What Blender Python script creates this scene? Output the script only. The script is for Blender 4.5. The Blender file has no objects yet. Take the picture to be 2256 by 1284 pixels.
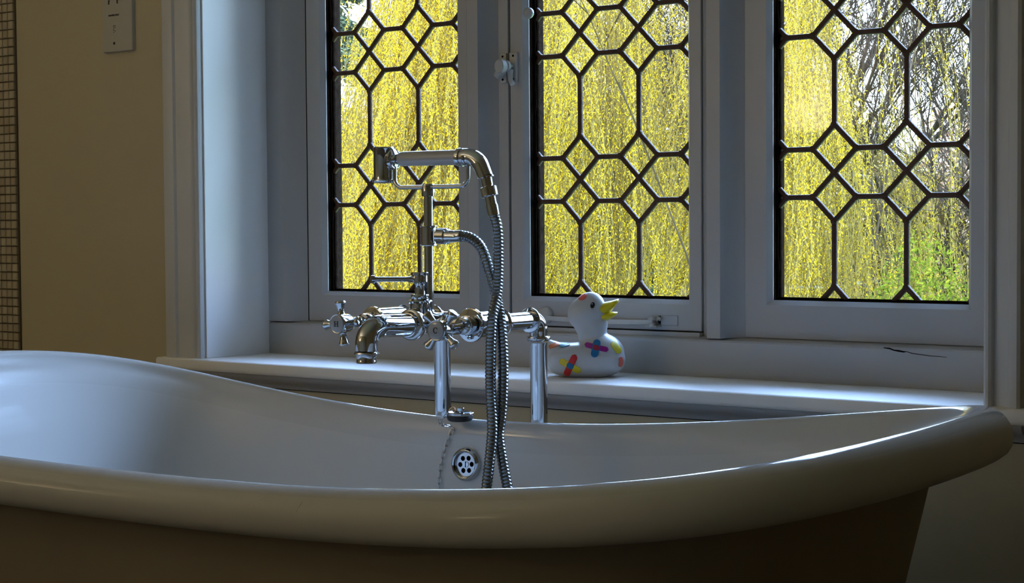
import bpy, bmesh, math, random
import numpy as np
from mathutils import Vector, Matrix
from mathutils.bvhtree import BVHTree
random.seed(7); rng = np.random.default_rng(11)
C = bpy.context.scene.collection
PI = math.pi
V = Vector

# ------------------------------------------------------------------ camera
cd = bpy.data.cameras.new('camera'); cam = bpy.data.objects.new('camera', cd); C.objects.link(cam)
cd.sensor_width = 36.0; cd.lens = 3800 / 2256 * 36.0; cd.clip_start = .02; cd.clip_end = 300
Rr, Uu, Ff = V((.796, .6052, -.0069)), V((-.0181, .0352, .9992)), V((-.605, .7953, -.039))
cam.matrix_world = Matrix(((Rr.x, Uu.x, -Ff.x, 1.72), (Rr.y, Uu.y, -Ff.y, -2.55), (Rr.z, Uu.z, -Ff.z, .87), (0, 0, 0, 1)))
bpy.context.scene.camera = cam
# ------------------------------------------------------------------ sky and sun
SUN = V((-.62, -.42, .60)).normalized()
w = bpy.data.worlds.new('sky'); bpy.context.scene.world = w; w.use_nodes = True
nt = w.node_tree; nt.nodes.clear()
tcw = nt.nodes.new('ShaderNodeTexCoord'); sepw = nt.nodes.new('ShaderNodeSeparateXYZ'); sky = nt.nodes.new('ShaderNodeValToRGB')
el = sky.color_ramp.elements; el[0].position = 0; el[0].color = (.38, .46, .53, 1); el[1].position = 1; el[1].color = (.98, 1.6, 3.0, 1)
e_ = el.new(.12); e_.color = (.52, .66, .84, 1); e_ = el.new(.45); e_.color = (1.02, 1.57, 2.75, 1)
nt.links.new(tcw.outputs['Generated'], sepw.inputs[0]); nt.links.new(sepw.outputs['Z'], sky.inputs[0])
bg = nt.nodes.new('ShaderNodeBackground'); bg.inputs['Strength'].default_value = 5.4
ow = nt.nodes.new('ShaderNodeOutputWorld')
nt.links.new(sky.outputs[0], bg.inputs[0]); nt.links.new(bg.outputs[0], ow.inputs[0])
sd = bpy.data.lights.new('sun', 'SUN'); sd.energy = 8.2; sd.angle = .01; sd.color = (1, .81, .62)
so = bpy.data.objects.new('sun', sd); C.objects.link(so); so.rotation_euler = SUN.to_track_quat('Z', 'Y').to_euler()
so.location = (0, 0, 20)
def portal(name, loc, rot, sx, sy):
    d = bpy.data.lights.new(name, 'AREA'); d.shape = 'RECTANGLE'; d.size = sx; d.size_y = sy; d.cycles.is_portal = True
    o = bpy.data.objects.new(name, d); C.objects.link(o); o.location = loc; o.rotation_euler = rot
portal('window_portal', (0, .06, 1.3), (-PI/2, 0, 0), 1.6, 1.4)
vs = bpy.context.scene.view_settings
bpy.context.scene.display_settings.display_device = 'sRGB'
vs.view_transform = 'Standard'; vs.look = 'None'; vs.gamma = 1; vs.use_curve_mapping = False
vs.exposure = 1.0

# ------------------------------------------------------------------ materials
def mat(name, col, rough=.5, metal=0, bump=0, bscale=30, vary=0, vscale=4, coat=0, col2=None, spec=.5):
    m = bpy.data.materials.new(name); m.use_nodes = True; n = m.node_tree; b = n.nodes['Principled BSDF']
    b.inputs['Base Color'].default_value = (*col, 1); b.inputs['Roughness'].default_value = rough
    b.inputs['Metallic'].default_value = metal; b.inputs['Specular IOR Level'].default_value = spec
    b.inputs['Coat Weight'].default_value = coat; b.inputs['Coat Roughness'].default_value = .04
    tc = n.nodes.new('ShaderNodeTexCoord')
    if vary or col2:
        nz = n.nodes.new('ShaderNodeTexNoise'); nz.inputs['Scale'].default_value = vscale; nz.inputs['Detail'].default_value = 5
        n.links.new(tc.outputs['Object'], nz.inputs['Vector'])
        cr = n.nodes.new('ShaderNodeValToRGB'); cr.color_ramp.elements[0].position = .3; cr.color_ramp.elements[1].position = .7
        c2 = col2 or tuple(min(1, c * (1 + vary)) for c in col)
        cr.color_ramp.elements[0].color = (*(c * (1 - vary) for c in col), 1) if not col2 else (*col, 1)
        cr.color_ramp.elements[1].color = (*c2, 1)
        n.links.new(nz.outputs['Fac'], cr.inputs[0]); n.links.new(cr.outputs[0], b.inputs['Base Color'])
    if bump:
        nb = n.nodes.new('ShaderNodeTexNoise'); nb.inputs['Scale'].default_value = bscale; nb.inputs['Detail'].default_value = 4
        bp = n.nodes.new('ShaderNodeBump'); bp.inputs['Strength'].default_value = bump; bp.inputs['Distance'].default_value = .003
        n.links.new(tc.outputs['Object'], nb.inputs['Vector']); n.links.new(nb.outputs['Fac'], bp.inputs['Height'])
        n.links.new(bp.outputs[0], b.inputs['Normal'])
    return m
M = {}
M['reveal'] = mat('white_paint_skylit', (.93, .93, .93), .4, bump=.1, bscale=15)  # white trim paint, sky light on the reveals put into the colour
M['white'] = mat('white_gloss_paint_shaded', (.42, .42, .43), .32, bump=.12, bscale=18, vary=.02, vscale=3)  # same white, darkened: shade on the room-facing frames is in the colour
M['casing'] = mat('white_casing_paint', (.60, .595, .59), .35, bump=.1, bscale=20)  # same white, room-side shade partly put into the casing colour
M['sill'] = mat('white_sill_paint', (.90, .90, .90), .5, bump=.10, bscale=12, vary=.02, vscale=3)  # same white, lightened to carry the sky light on the sill
M['plaster'] = mat('beige_wall_paint', (.53, .465, .32), .75, bump=.25, bscale=60, vary=.03, vscale=2)
M['ceiling'] = mat('ceiling_paint', (.8, .78, .72), .8)
M['floor'] = mat('dark_floor', (.12, .085, .05), .4, vary=.2, vscale=3)
M['tile'] = mat('cream_mosaic_tile', (.42, .36, .25), .3, vary=.12, vscale=40)
M['grout'] = mat('brown_grout', (.12, .09, .05), .9)
M['enamel'] = mat('cream_white_enamel', (.51, .50, .475), .12, coat=.5)
def satin_inside(m):      # the roll is polished, the inner walls are satin from use
    n = m.node_tree; b = n.nodes['Principled BSDF']; at = n.nodes.new('ShaderNodeAttribute'); at.attribute_name = 'satin'
    for sock, lo, hi in (('Roughness', .12, .45), ('Coat Weight', .5, 0), ('Specular IOR Level', .5, .15)):
        mr = n.nodes.new('ShaderNodeMapRange'); mr.inputs['To Min'].default_value = lo; mr.inputs['To Max'].default_value = hi
        n.links.new(at.outputs['Fac'], mr.inputs['Value']); n.links.new(mr.outputs[0], b.inputs[sock])
satin_inside(M['enamel'])
M['taupe'] = mat('dark_taupe_paint', (.26, .21, .14), .5, vary=.04, vscale=5)
M['chrome'] = mat('polished_chrome', (.54, .56, .59), .045, metal=1)
M['chrome_dull'] = mat('worn_chrome', (.5, .5, .52), .22, metal=1)
M['hosem'] = mat('hose_chrome', (.22, .235, .25), .22, metal=1)
M['porcelain'] = mat('white_ceramic', (.42, .42, .43), .15, coat=.5)
M['black'] = mat('black_rubber', (.01, .01, .01), .5)
M['ink'] = mat('black_ink', (.008, .007, .006), .5)
M['gap'] = mat('dark_gap', (.006, .005, .005), .9, spec=0)
M['lead'] = mat('brown_patinated_lead', (.070, .032, .018), .6, metal=.15, bump=.5, bscale=150, vary=.25, vscale=60)
M['putty'] = mat('dark_dirty_putty', (.011, .007, .005), .9, spec=0, bump=.6, bscale=120, vary=.4, vscale=90)
M['oldiron'] = mat('painted_iron', (.50, .50, .49), .35, bump=.3, bscale=120, vary=.05, vscale=60)
M['plastic'] = mat('white_plastic', (.50, .48, .43), .4)
M['duck'] = mat('matt_white_ceramic', (.52, .53, .54), .33)
M['bill'] = mat('yellow_paint', (.72, .58, .01), .3)
for k, c in dict(red=(.62, .02, .02), yellow=(.72, .60, .02), blue=(.01, .17, .42), purple=(.30, .01, .24), orange=(.75, .22, .08), salmon=(.75, .16, .12), teal=(.02, .22, .35), darkred=(.35, .02, .05)).items():
    M[k] = mat(k + '_paint', c, .35)
def glass():
    m = bpy.data.materials.new('leaded_window_glass'); m.use_nodes = True; n = m.node_tree; n.nodes.clear()
    o = n.nodes.new('ShaderNodeOutputMaterial'); mx = n.nodes.new('ShaderNodeMixShader'); t = n.nodes.new('ShaderNodeBsdfTransparent')
    g = n.nodes.new('ShaderNodeBsdfGlossy'); g.inputs['Roughness'].default_value = .03; f = n.nodes.new('ShaderNodeFresnel'); f.inputs['IOR'].default_value = 1.3
    t.inputs['Color'].default_value = (.965, .975, .955, 1)
    n.links.new(f.outputs[0], mx.inputs[0]); n.links.new(t.outputs[0], mx.inputs[1]); n.links.new(g.outputs[0], mx.inputs[2]); n.links.new(mx.outputs[0], o.inputs[0])
    return m
M['glass'] = glass()
def leafmat(name, c1, c2, trans=.45, c3=None):
    m = bpy.data.materials.new(name); m.use_nodes = True; n = m.node_tree; n.nodes.clear()
    o = n.nodes.new('ShaderNodeOutputMaterial'); mx = n.nodes.new('ShaderNodeMixShader'); d = n.nodes.new('ShaderNodeBsdfDiffuse'); t = n.nodes.new('ShaderNodeBsdfTranslucent')
    a = n.nodes.new('ShaderNodeAttribute'); a.attribute_name = 'tint'; cr = n.nodes.new('ShaderNodeValToRGB')
    cr.color_ramp.elements[0].color = (*c1, 1); cr.color_ramp.elements[1].color = (*c2, 1)
    if c3: e = cr.color_ramp.elements.new(.5); e.color = (*c3, 1)
    mx.inputs[0].default_value = trans
    n.links.new(a.outputs['Fac'], cr.inputs[0])
    for s in (d, t): n.links.new(cr.outputs[0], s.inputs['Color'])
    n.links.new(d.outputs[0], mx.inputs[1]); n.links.new(t.outputs[0], mx.inputs[2]); n.links.new(mx.outputs[0], o.inputs[0])
    return m
M['willow'] = leafmat('yellow_willow_leaf', (.10, .065, .014), (.68, .45, .015), .5, (.42, .28, .012))
M['willow2'] = leafmat('olive_willow_leaf', (.06, .045, .01), (.36, .25, .018), .4, (.20, .14, .015))
M['conifer'] = leafmat('conifer_needle', (.02, .035, .025), (.10, .12, .06), .2)
M['hedge'] = leafmat('brown_hedge_twig', (.08, .055, .018), (.30, .215, .06), .3, (.18, .13, .035))
M['hedge2'] = leafmat('russet_shrub_twig', (.14, .085, .05), (.40, .26, .15), .3)
M['laurel'] = leafmat('laurel_leaf', (.012, .02, .005), (.14, .155, .012), .35)
M['bark'] = mat('willow_bark', (.045, .031, .016), .95, bump=.8, bscale=20, vary=.4, vscale=8, spec=.05)
M['twig'] = mat('grey_twig', (.04, .028, .018), .95, vary=.3, vscale=3, spec=.05)
M['grass'] = mat('lawn_grass', (.10, .16, .03), .95, vary=.3, vscale=1.5)
M['core'] = mat('dark_foliage_core', (.10, .095, .035), 1, vary=.4, vscale=2)

# ------------------------------------------------------------------ mesh helpers
class MB:
    def __init__(s): s.v = []; s.f = []
    def add(s, vs, fs):
        b = len(s.v); s.v += [tuple(p) for p in vs]; s.f += [tuple(i + b for i in f) for f in fs]; return s
    def box(s, x0, x1, y0, y1, z0, z1):
        return s.add([(x0,y0,z0),(x1,y0,z0),(x1,y1,z0),(x0,y1,z0),(x0,y0,z1),(x1,y0,z1),(x1,y1,z1),(x0,y1,z1)],
                     [(0,3,2,1),(4,5,6,7),(0,1,5,4),(1,2,6,5),(2,3,7,6),(3,0,4,7)])
    def prism(s, poly, z0, z1):       # poly: (x,y) ccw, extruded in z
        n = len(poly)
        return s.add([(x,y,z0) for x,y in poly] + [(x,y,z1) for x,y in poly],
                     [tuple(range(n))[::-1], tuple(range(n,2*n))] + [(i,(i+1)%n,n+(i+1)%n,n+i) for i in range(n)])
    def prismx(s, poly, x0, x1):      # poly: (y,z), extruded in x
        n = len(poly)
        return s.add([(x0,y,z) for y,z in poly] + [(x1,y,z) for y,z in poly],
                     [tuple(range(n))[::-1], tuple(range(n,2*n))] + [(i,(i+1)%n,n+(i+1)%n,n+i) for i in range(n)])
    def lathe(s, prof, o=(0,0,0), ax=(0,0,1), seg=32):   # prof: (t, r) along ax
        ax = V(ax).normalized(); u = ax.orthogonal().normalized(); w_ = ax.cross(u); o = V(o)
        vs = []; fs = []; rings = []
        for t, r in prof:
            if r < 1e-6: rings.append([len(vs)]); vs.append(o + ax * t)
            else:
                rings.append(list(range(len(vs), len(vs) + seg)))
                vs += [o + ax * t + (u * math.cos(2*PI*k/seg) + w_ * math.sin(2*PI*k/seg)) * r for k in range(seg)]
        for a, b in zip(rings, rings[1:]):
            for k in range(seg):
                k2 = (k + 1) % seg
                if len(a) == 1 and len(b) > 1: fs.append((a[0], b[k], b[k2]))
                elif len(b) == 1 and len(a) > 1: fs.append((a[k], b[0], a[k2]))
                elif len(a) > 1: fs.append((a[k], b[k], b[k2], a[k2]))
        if len(rings[0]) > 1: fs.append(tuple(rings[0]))
        if len(rings[-1]) > 1: fs.append(tuple(rings[-1][::-1]))
        return s.add(vs, fs)
    def tube(s, pts, r, seg=16, cap=True, closed=False):
        pts = [V(p) for p in pts]; n = len(pts); rr = r if hasattr(r, '__len__') else [r] * n
        T = []
        for i in range(n):
            a = pts[(i-1) % n] if (closed or i) else pts[0]; b = pts[(i+1) % n] if (closed or i < n-1) else pts[-1]
            T.append((b - a).normalized())
        u = T[0].orthogonal().normalized(); vs = []; fs = []
        for i in range(n):
            u = (u - T[i] * u.dot(T[i])).normalized(); w_ = T[i].cross(u)
            vs += [pts[i] + (u * math.cos(2*PI*k/seg) + w_ * math.sin(2*PI*k/seg)) * rr[i] for k in range(seg)]
        m = n if closed else n - 1
        for i in range(m):
            for k in range(seg):
                k2 = (k+1) % seg; j = (i+1) % n
                fs.append((i*seg+k, i*seg+k2, j*seg+k2, j*seg+k))
        if cap and not closed: fs += [tuple(range(seg))[::-1], tuple(range((n-1)*seg, n*seg))]
        return s.add(vs, fs)
    def frame(s, x0, x1, z0, z1, prof, zx=None):      # mitred frame, prof: (inset, y) ; outer -> inner
        vs = []; 
        for i, y in prof: vs += [(x0+i, y, z0+i), (x1-i, y, z0+i), (x1-i, y, z1-i), (x0+i, y, z1-i)]
        fs = []
        for k in range(len(prof) - 1):
            for j in range(4): fs.append((k*4+j, k*4+(j+1)%4, k*4+4+(j+1)%4, k*4+4+j))
        return s.add(vs, fs)
    def build(s, name, m, parent=None, smooth=None, bevel=0, shadow=True):
        me = bpy.data.meshes.new(name); me.from_pydata(s.v, [], s.f); me.update()
        b = bmesh.new(); b.from_mesh(me); bmesh.ops.recalc_face_normals(b, faces=b.faces); b.to_mesh(me); b.free()
        me.materials.append(m)
        o = bpy.data.objects.new(name, me); C.objects.link(o)
        if bevel:
            md = o.modifiers.new('b', 'BEVEL'); md.width = bevel; md.segments = 3; md.limit_method = 'ANGLE'; md.angle_limit = .6; md.harden_normals = False
        if smooth is not None: me.shade_smooth(); me.set_sharp_from_angle(angle=smooth)
        if parent: o.parent = parent
        return o
def tag(o, label=None, cat=None, group=None, kind=None):
    if label: o['label'] = label
    if cat: o['category'] = cat
    if group: o['group'] = group
    if kind: o['kind'] = kind
    return o
def empty(name, loc=(0,0,0)):
    o = bpy.data.objects.new(name, None); C.objects.link(o); o.location = loc; o.empty_display_size = .05; return o
def adopt(root, kids):     # parents stay where they are: root offset is taken out of the child
    for k in kids: k.parent = root; k.matrix_parent_inverse = Matrix.Translation(-V(root.location))
def curve_pts(pts, n=12):   # Catmull-Rom
    P = [V(p) for p in pts]; P = [P[0]*2-P[1]] + P + [P[-1]*2-P[-2]]; out = []
    for i in range(1, len(P)-2):
        for k in range(n):
            t = k/n; a,b,c,d = P[i-1:i+3]
            out.append(.5*((2*b)+(c-a)*t+(2*a-5*b+4*c-d)*t*t+(3*b-a-3*c+d)*t**3))
    return out + [P[-2]]
def resample(pts, step):
    out = [pts[0]]; acc = 0
    for a, b in zip(pts, pts[1:]):
        L = (b-a).length; d = step - acc
        while d <= L: out.append(a.lerp(b, d/L)); d += step
        acc = L - (d - step)
    return out

# ------------------------------------------------------------------ the room
YW = -.232                # room face of the window wall
X0, X1, YR, ZC = -2.3, 2.35, -3.6, 2.45
OX, OZ0, OZ1 = .795, .612, 2.02     # window recess
def wall(name, mb, m, label): return tag(mb.build(name, m), label, 'wall', kind='structure')
wl = MB(); wl.box(X0-.2, -OX, YW, .06, -.02, ZC); wl.box(OX, X1+.2, YW, .06, -.02, ZC)
wl.box(-OX, OX, YW, .06, -.02, OZ0-.03); wl.box(-OX, OX, YW, .06, OZ1, ZC)
back_wall = wall('wall_back', wl, M['plaster'], 'beige plastered wall holding the leaded window, behind the bath')
wall('wall_left', MB().box(X0-.12, X0, YR, YW, -.02, ZC), M['plaster'], 'beige side wall left of the bath, outside the view')
wall('wall_right', MB().box(X1, X1+.12, YR, YW, -.02, ZC), M['plaster'], 'beige side wall right of the bath, outside the view')
rw = MB().box(X0-.12, X1+.12, YR-.12, YR, -.02, ZC)
wall('wall_front', rw, M['plaster'], 'beige wall behind the camera, outside the view')
tag(MB().box(X0-.12, X1+.12, YR-.12, YW, -.14, -.02+.02).build('floor', M['floor']), 'dark bathroom floor under the bath', 'floor', kind='structure')
tag(MB().box(X0-.12, X1+.12, YR-.12, .06, ZC, ZC+.12).build('ceiling', M['ceiling']), 'pale bathroom ceiling', 'ceiling', kind='structure')
# invented, unseen uplighting lamp behind the camera: added to brighten the room off the ceiling
ul = tag(empty('added_fill_light', (-1.5, YR, 1.15)), 'added unseen uplighter bowl behind the camera, for room fill light', 'fill_light')
u1 = MB().lathe([(0,.02),(.03,.09),(.09,.15),(.10,.15),(.04,.085),(.012,.0)], (-1.5, YR+.16, 1.10), (0,0,1), 32).build('fill_light_bowl', M['ceiling'], smooth=.8)
u2 = MB().box(-1.54, -1.46, YR, YR+.10, 1.08, 1.16).build('fill_light_bracket', M['ceiling'], bevel=.004)
adopt(ul, [u1, u2])
ud = bpy.data.lights.new('fill_uplight', 'AREA'); ud.shape = 'DISK'; ud.size = .16; ud.energy = 11; ud.color = (1, .86, .70)
uo = bpy.data.objects.new('fill_uplight', ud); C.objects.link(uo); uo.location = (-1.5, YR+.16, 1.175); uo.rotation_euler = (PI, 0, 0)

# reveal lining (white painted boards on both sides and head)
rl = MB(); rl.box(-OX-.0, -OX+.003, YW-.002, -.02, OZ0, OZ1)
tag(rl.build('trim_1', M['reveal'], bevel=.001), 'white left reveal of the window recess, lightened in colour as sky-lit', 'reveal', kind='structure')
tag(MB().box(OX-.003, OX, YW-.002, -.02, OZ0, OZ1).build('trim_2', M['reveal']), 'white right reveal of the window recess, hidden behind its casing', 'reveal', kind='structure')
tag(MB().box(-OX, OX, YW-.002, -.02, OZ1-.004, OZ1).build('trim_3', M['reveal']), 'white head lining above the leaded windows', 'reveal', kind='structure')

# casings (architraves)
def casing(name, xi, sgn, w_, label):
    # profile from the opening outwards: bead, groove, flat, step, flat, edge
    W = w_
    pr = [(0, -.228), (0, -.2405), (.0015, -.2455), (.005, -.2485), (.009, -.2485), (.0125, -.2455), (.0135, -.241), (.0145, -.2385), (.017, -.2385), (.020, -.242),
          (.026, -.2455), (W*.62, -.2465), (W*.66, -.2475), (W*.70, -.2520), (W*.78, -.2545), (W-.004, -.2550), (W, -.2520), (W, -.228)]
    poly = [(xi - sgn*a, b) for a, b in pr]
    if sgn < 0: poly = poly[::-1]
    return tag(MB().prism(poly, OZ0-.002 if name != 'x' else 0, 2.09).build(name, M['casing'], smooth=.5), label, 'casing', kind='structure')
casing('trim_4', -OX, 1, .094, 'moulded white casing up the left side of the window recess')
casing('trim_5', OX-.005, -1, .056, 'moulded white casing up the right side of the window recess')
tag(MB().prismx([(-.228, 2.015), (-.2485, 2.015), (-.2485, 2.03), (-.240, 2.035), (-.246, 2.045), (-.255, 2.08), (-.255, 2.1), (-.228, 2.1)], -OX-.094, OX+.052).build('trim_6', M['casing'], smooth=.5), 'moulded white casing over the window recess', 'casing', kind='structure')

# sill board with rounded nose and apron moulding below
sy = -.268
nose = [(-.05, .589), (-.235, .589), (-.258, .589), (-.2625, .5905), (-.2645, .5935), (-.265, .597), (-.265, .6070), (-.2640, .6100), (-.2615, .6117), (-.2585, .612), (-.2475, .612), (-.05, .612)]
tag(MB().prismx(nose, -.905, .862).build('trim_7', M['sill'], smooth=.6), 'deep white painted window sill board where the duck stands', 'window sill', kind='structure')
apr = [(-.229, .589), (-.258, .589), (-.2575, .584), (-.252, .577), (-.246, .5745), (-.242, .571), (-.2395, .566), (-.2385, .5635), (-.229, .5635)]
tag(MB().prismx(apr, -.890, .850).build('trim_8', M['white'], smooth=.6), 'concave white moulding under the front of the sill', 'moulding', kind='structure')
gapm = MB().prismx([(-.2335, .5615), (-.2335, .5635), (-.22, .5635), (-.22, .5615)], -.89, .85).build('crack', M['gap'], back_wall)

# window frame: apron cill, posts, jambs, head (one fixed frame)
wf = tag(empty('trim_9', (0, -.03, OZ0)), 'white painted timber window frame with chamfered posts between the three windows', 'window frame', kind='structure')
kids = []
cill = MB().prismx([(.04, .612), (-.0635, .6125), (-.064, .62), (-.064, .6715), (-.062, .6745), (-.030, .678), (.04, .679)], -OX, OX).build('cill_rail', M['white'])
kids.append(cill)
ZH = 1.955
def post(c, hw_f, hw_b, l=True, r=True):
    n = 5
    poly = []
    # hollow chamfer on each free side
    def cav(sg):
        pts = []
        for i in range(n+1):
            t = i/n*PI/2
            pts.append((c + sg*(hw_f + (hw_b-hw_f)*(1-math.cos(t))*.6 + (hw_b-hw_f)*.4*i/n), -.064 + .036*(math.sin(t)*.6+.4*i/n)))
        return pts
    R_ = cav(1) + [(c+hw_b, .04)]; L_ = [(c-hw_b, .04)] + cav(-1)[::-1]
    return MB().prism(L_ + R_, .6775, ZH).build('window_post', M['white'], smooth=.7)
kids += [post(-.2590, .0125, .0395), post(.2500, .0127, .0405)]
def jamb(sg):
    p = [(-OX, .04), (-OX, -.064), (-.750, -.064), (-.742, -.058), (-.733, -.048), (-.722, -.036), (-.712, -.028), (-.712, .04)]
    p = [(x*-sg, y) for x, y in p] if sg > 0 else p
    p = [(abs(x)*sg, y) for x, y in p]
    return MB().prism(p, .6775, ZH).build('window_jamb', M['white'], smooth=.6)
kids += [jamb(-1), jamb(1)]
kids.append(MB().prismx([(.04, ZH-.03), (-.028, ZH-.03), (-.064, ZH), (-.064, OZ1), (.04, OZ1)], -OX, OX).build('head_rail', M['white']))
# the crack in the cill rail under the third window
cr = MB()
cp = [(.556,.6735),(.566,.6725),(.574,.6700),(.582,.6692),(.590,.6682),(.594,.6690),(.604,.6665),(.618,.6652),(.632,.6640),(.646,.6635),(.660,.6630)]
cwid = [.0006,.0014,.0012,.0018,.0014,.0006,.0007,.0006,.0006,.0005,.0003]
tp = [(x, -.0646, z+wd) for (x,z),wd in zip(cp,cwid)] + [(x, -.0646, z-wd*.6) for (x,z),wd in zip(cp,cwid)]
n = len(cp); cr.add(tp + [(x, -.0636, z) for x,_,z in tp], [(i,i+1,n+i+1,n+i) for i in range(n-1)] + [(2*n+i,3*n+i,3*n+i+1,2*n+i+1) for i in range(n-1)] + [(i, 2*n+i, 2*n+i+1, i+1) for i in range(n-1)] + [(n+i, n+i+1, 3*n+i+1, 3*n+i) for i in range(n-1)])
kids.append(cr.build('paint_crack', M['gap']))
adopt(wf, kids)

# ------------------------------------------------------------------ leaded casements
PZ, BZ, AX, PX, ZG = .2627, .0392, .0387, .1255, 1.2125
def nodes(cx):
    x = lambda k: cx - PX/2 + k*PX
    z = lambda g, l: ZG - g*PZ - l*BZ
    return x, z
def clip(poly, x0, x1, z0, z1):
    for ax_, lim, sg in ((0,x0,1),(0,x1,-1),(1,z0,1),(1,z1,-1)):
        out = []
        for i in range(len(poly)):
            a, b = poly[i-1], poly[i]; da, db = sg*(a[ax_]-lim), sg*(b[ax_]-lim)
            if (da >= 0) != (db >= 0):
                t = da/(da-db); out.append((a[0]+(b[0]-a[0])*t, a[1]+(b[1]-a[1])*t))
            if db >= 0: out.append(b)
        poly = out
        if not poly: return []
    return poly
def area(p): return abs(sum(p[i-1][0]*p[i][1]-p[i][0]*p[i-1][1] for i in range(len(p))))/2
def window(idx, x0, x1, cx, zb, zt, frame_x0, frame_x1, frame_z0, yf, label):
    root = tag(empty('window_%d' % idx, ((x0+x1)/2, 0, zb)), label, 'window', kind='structure')
    kids = []
    i_l = x0 - frame_x0; i_r = frame_x1 - x1
    # stiles and rails as one mitred frame with a small bevel towards the glass
    bev = .0075; ft = .019
    def loop(l, r, b, t, y): return [(l, y, b), (r, y, b), (r, y, t), (l, y, t)]
    fz1 = zt + .045
    ls = [loop(frame_x0, frame_x1, frame_z0, fz1, .03), loop(frame_x0, frame_x1, frame_z0, fz1, yf+.001), loop(frame_x0+.001, frame_x1-.001, frame_z0+.001, fz1-.001, yf),
          loop(x0-bev, x1+bev, zb-bev, zt+bev, yf), loop(x0-.0005, x1+.0005, zb-.0005, zt+.0005, yf+.0095), loop(x0, x1, zb, zt, yf+.010), loop(x0, x1, zb, zt, -.008), loop(x0-.006, x1+.006, zb-.006, zt+.006, -.008), loop(x0-.006, x1+.006, zb-.006, zt+.006, .03)]
    f = MB(); vv = [p for l in ls for p in l]; fs = []
    for k in range(len(ls)-1):
        for j in range(4): fs.append((k*4+j, k*4+(j+1)%4, k*4+4+(j+1)%4, k*4+4+j))
    for j in range(4): fs.append(((len(ls)-1)*4+j, (len(ls)-1)*4+(j+1)%4, (j+1)%4, j))
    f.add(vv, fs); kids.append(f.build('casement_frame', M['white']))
    # dark putty / rebate strip around the glass: an uneven bead
    p = MB(); rnd = random.Random(idx)
    def bead(a, b):
        a, b = V(a), V(b); m_ = 60
        pts = [a.lerp(b, i/m_) + V((rnd.uniform(-.0008,.0008), 0, rnd.uniform(-.0008,.0008))) for i in range(m_+1)]
        p.tube(pts, [rnd.uniform(.0022,.0036) for _ in pts], 6)
    yb = -.0075
    for a, b in (((x0+.001,yb,zb+.001),(x1-.001,yb,zb+.001)), ((x0+.001,yb,zb),(x0+.001,yb,zt)), ((x1-.001,yb,zb),(x1-.001,yb,zt)), ((x0,yb,zt-.001),(x1,yb,zt-.001))): bead(a, b)
    p.frame(x0, x1, zb, zt, [(0,yf+.0125),(.0006,yf+.0125),(.0006,-.004),(.0045,-.0035),(.0045,.0035),(-.0062,.0305)])
    kids.append(p.build('putty_bead', M['putty']))
    X, Z = nodes(cx)
    A0, A1, B0, B1 = x0-.001, x1+.001, zb-.001, zt+.001
    # panes
    tiles = []
    for g in range(-4, 4):
        for k in range(-1, 3):
            tiles.append([(X(k),Z(g,-2)),(X(k)+AX,Z(g,-1)),(X(k),Z(g,0)),(X(k)-AX,Z(g,-1))])
            tiles.append([(X(k),Z(g,0)),(X(k)+AX,Z(g,1)),(X(k),Z(g,2)),(X(k)-AX,Z(g,1))])
            tiles.append([(X(k)+AX,Z(g,-1)),(X(k+1)-AX,Z(g,-1)),(X(k+1),Z(g,0)),(X(k+1)-AX,Z(g,1)),(X(k)+AX,Z(g,1)),(X(k),Z(g,0))])
            tiles.append([(X(k)+AX,Z(g,1)),(X(k+1)-AX,Z(g,1)),(X(k+1),Z(g,2)),(X(k+1),Z(g+1,-2)),(X(k+1)-AX,Z(g+1,-1)),(X(k)+AX,Z(g+1,-1)),(X(k),Z(g+1,-2)),(X(k),Z(g,2))])
    for t in tiles:
        q = clip(t, A0, A1, B0, B1)
        if len(q) < 3 or area(q) < 4e-5: continue
        tx, tz = rnd.uniform(-.006,.006), rnd.uniform(-.006,.006)
        mx = sum(a for a,_ in q)/len(q); mz = sum(b for _,b in q)/len(q)
        n_ = len(q); yy = lambda a, b: (a-mx)*tx + (b-mz)*tz
        m_ = MB().add([(a, yy(a,b)-.001, b) for a,b in q] + [(a, yy(a,b)+.001, b) for a,b in q],
                      [tuple(range(n_)), tuple(range(n_,2*n_))[::-1]] + [(i,(i+1)%n_,n_+(i+1)%n_,n_+i) for i in range(n_)])
        kids.append(m_.build('pane', M['glass']))
    # lead cames
    segs = []
    for g in range(-4, 4):
        for k in range(-1, 4):
            for a, b in (((X(k),Z(g,-2)),(X(k)+AX,Z(g,-1))), ((X(k),Z(g,-2)),(X(k)-AX,Z(g,-1))), ((X(k)+AX,Z(g,-1)),(X(k),Z(g,0))), ((X(k)-AX,Z(g,-1)),(X(k),Z(g,0))),
                         ((X(k),Z(g,0)),(X(k)+AX,Z(g,1))), ((X(k),Z(g,0)),(X(k)-AX,Z(g,1))), ((X(k)+AX,Z(g,1)),(X(k),Z(g,2))), ((X(k)-AX,Z(g,1)),(X(k),Z(g,2))),
                         ((X(k),Z(g,2)),(X(k),Z(g+1,-2))), ((X(k)+AX,Z(g,-1)),(X(k+1)-AX,Z(g,-1))), ((X(k)+AX,Z(g,1)),(X(k+1)-AX,Z(g,1)))):
                segs.append((a, b))
    lm = MB(); joints = set()
    def inside(p_): return x0 < p_[0] < x1 and zb < p_[1] < zt
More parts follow.
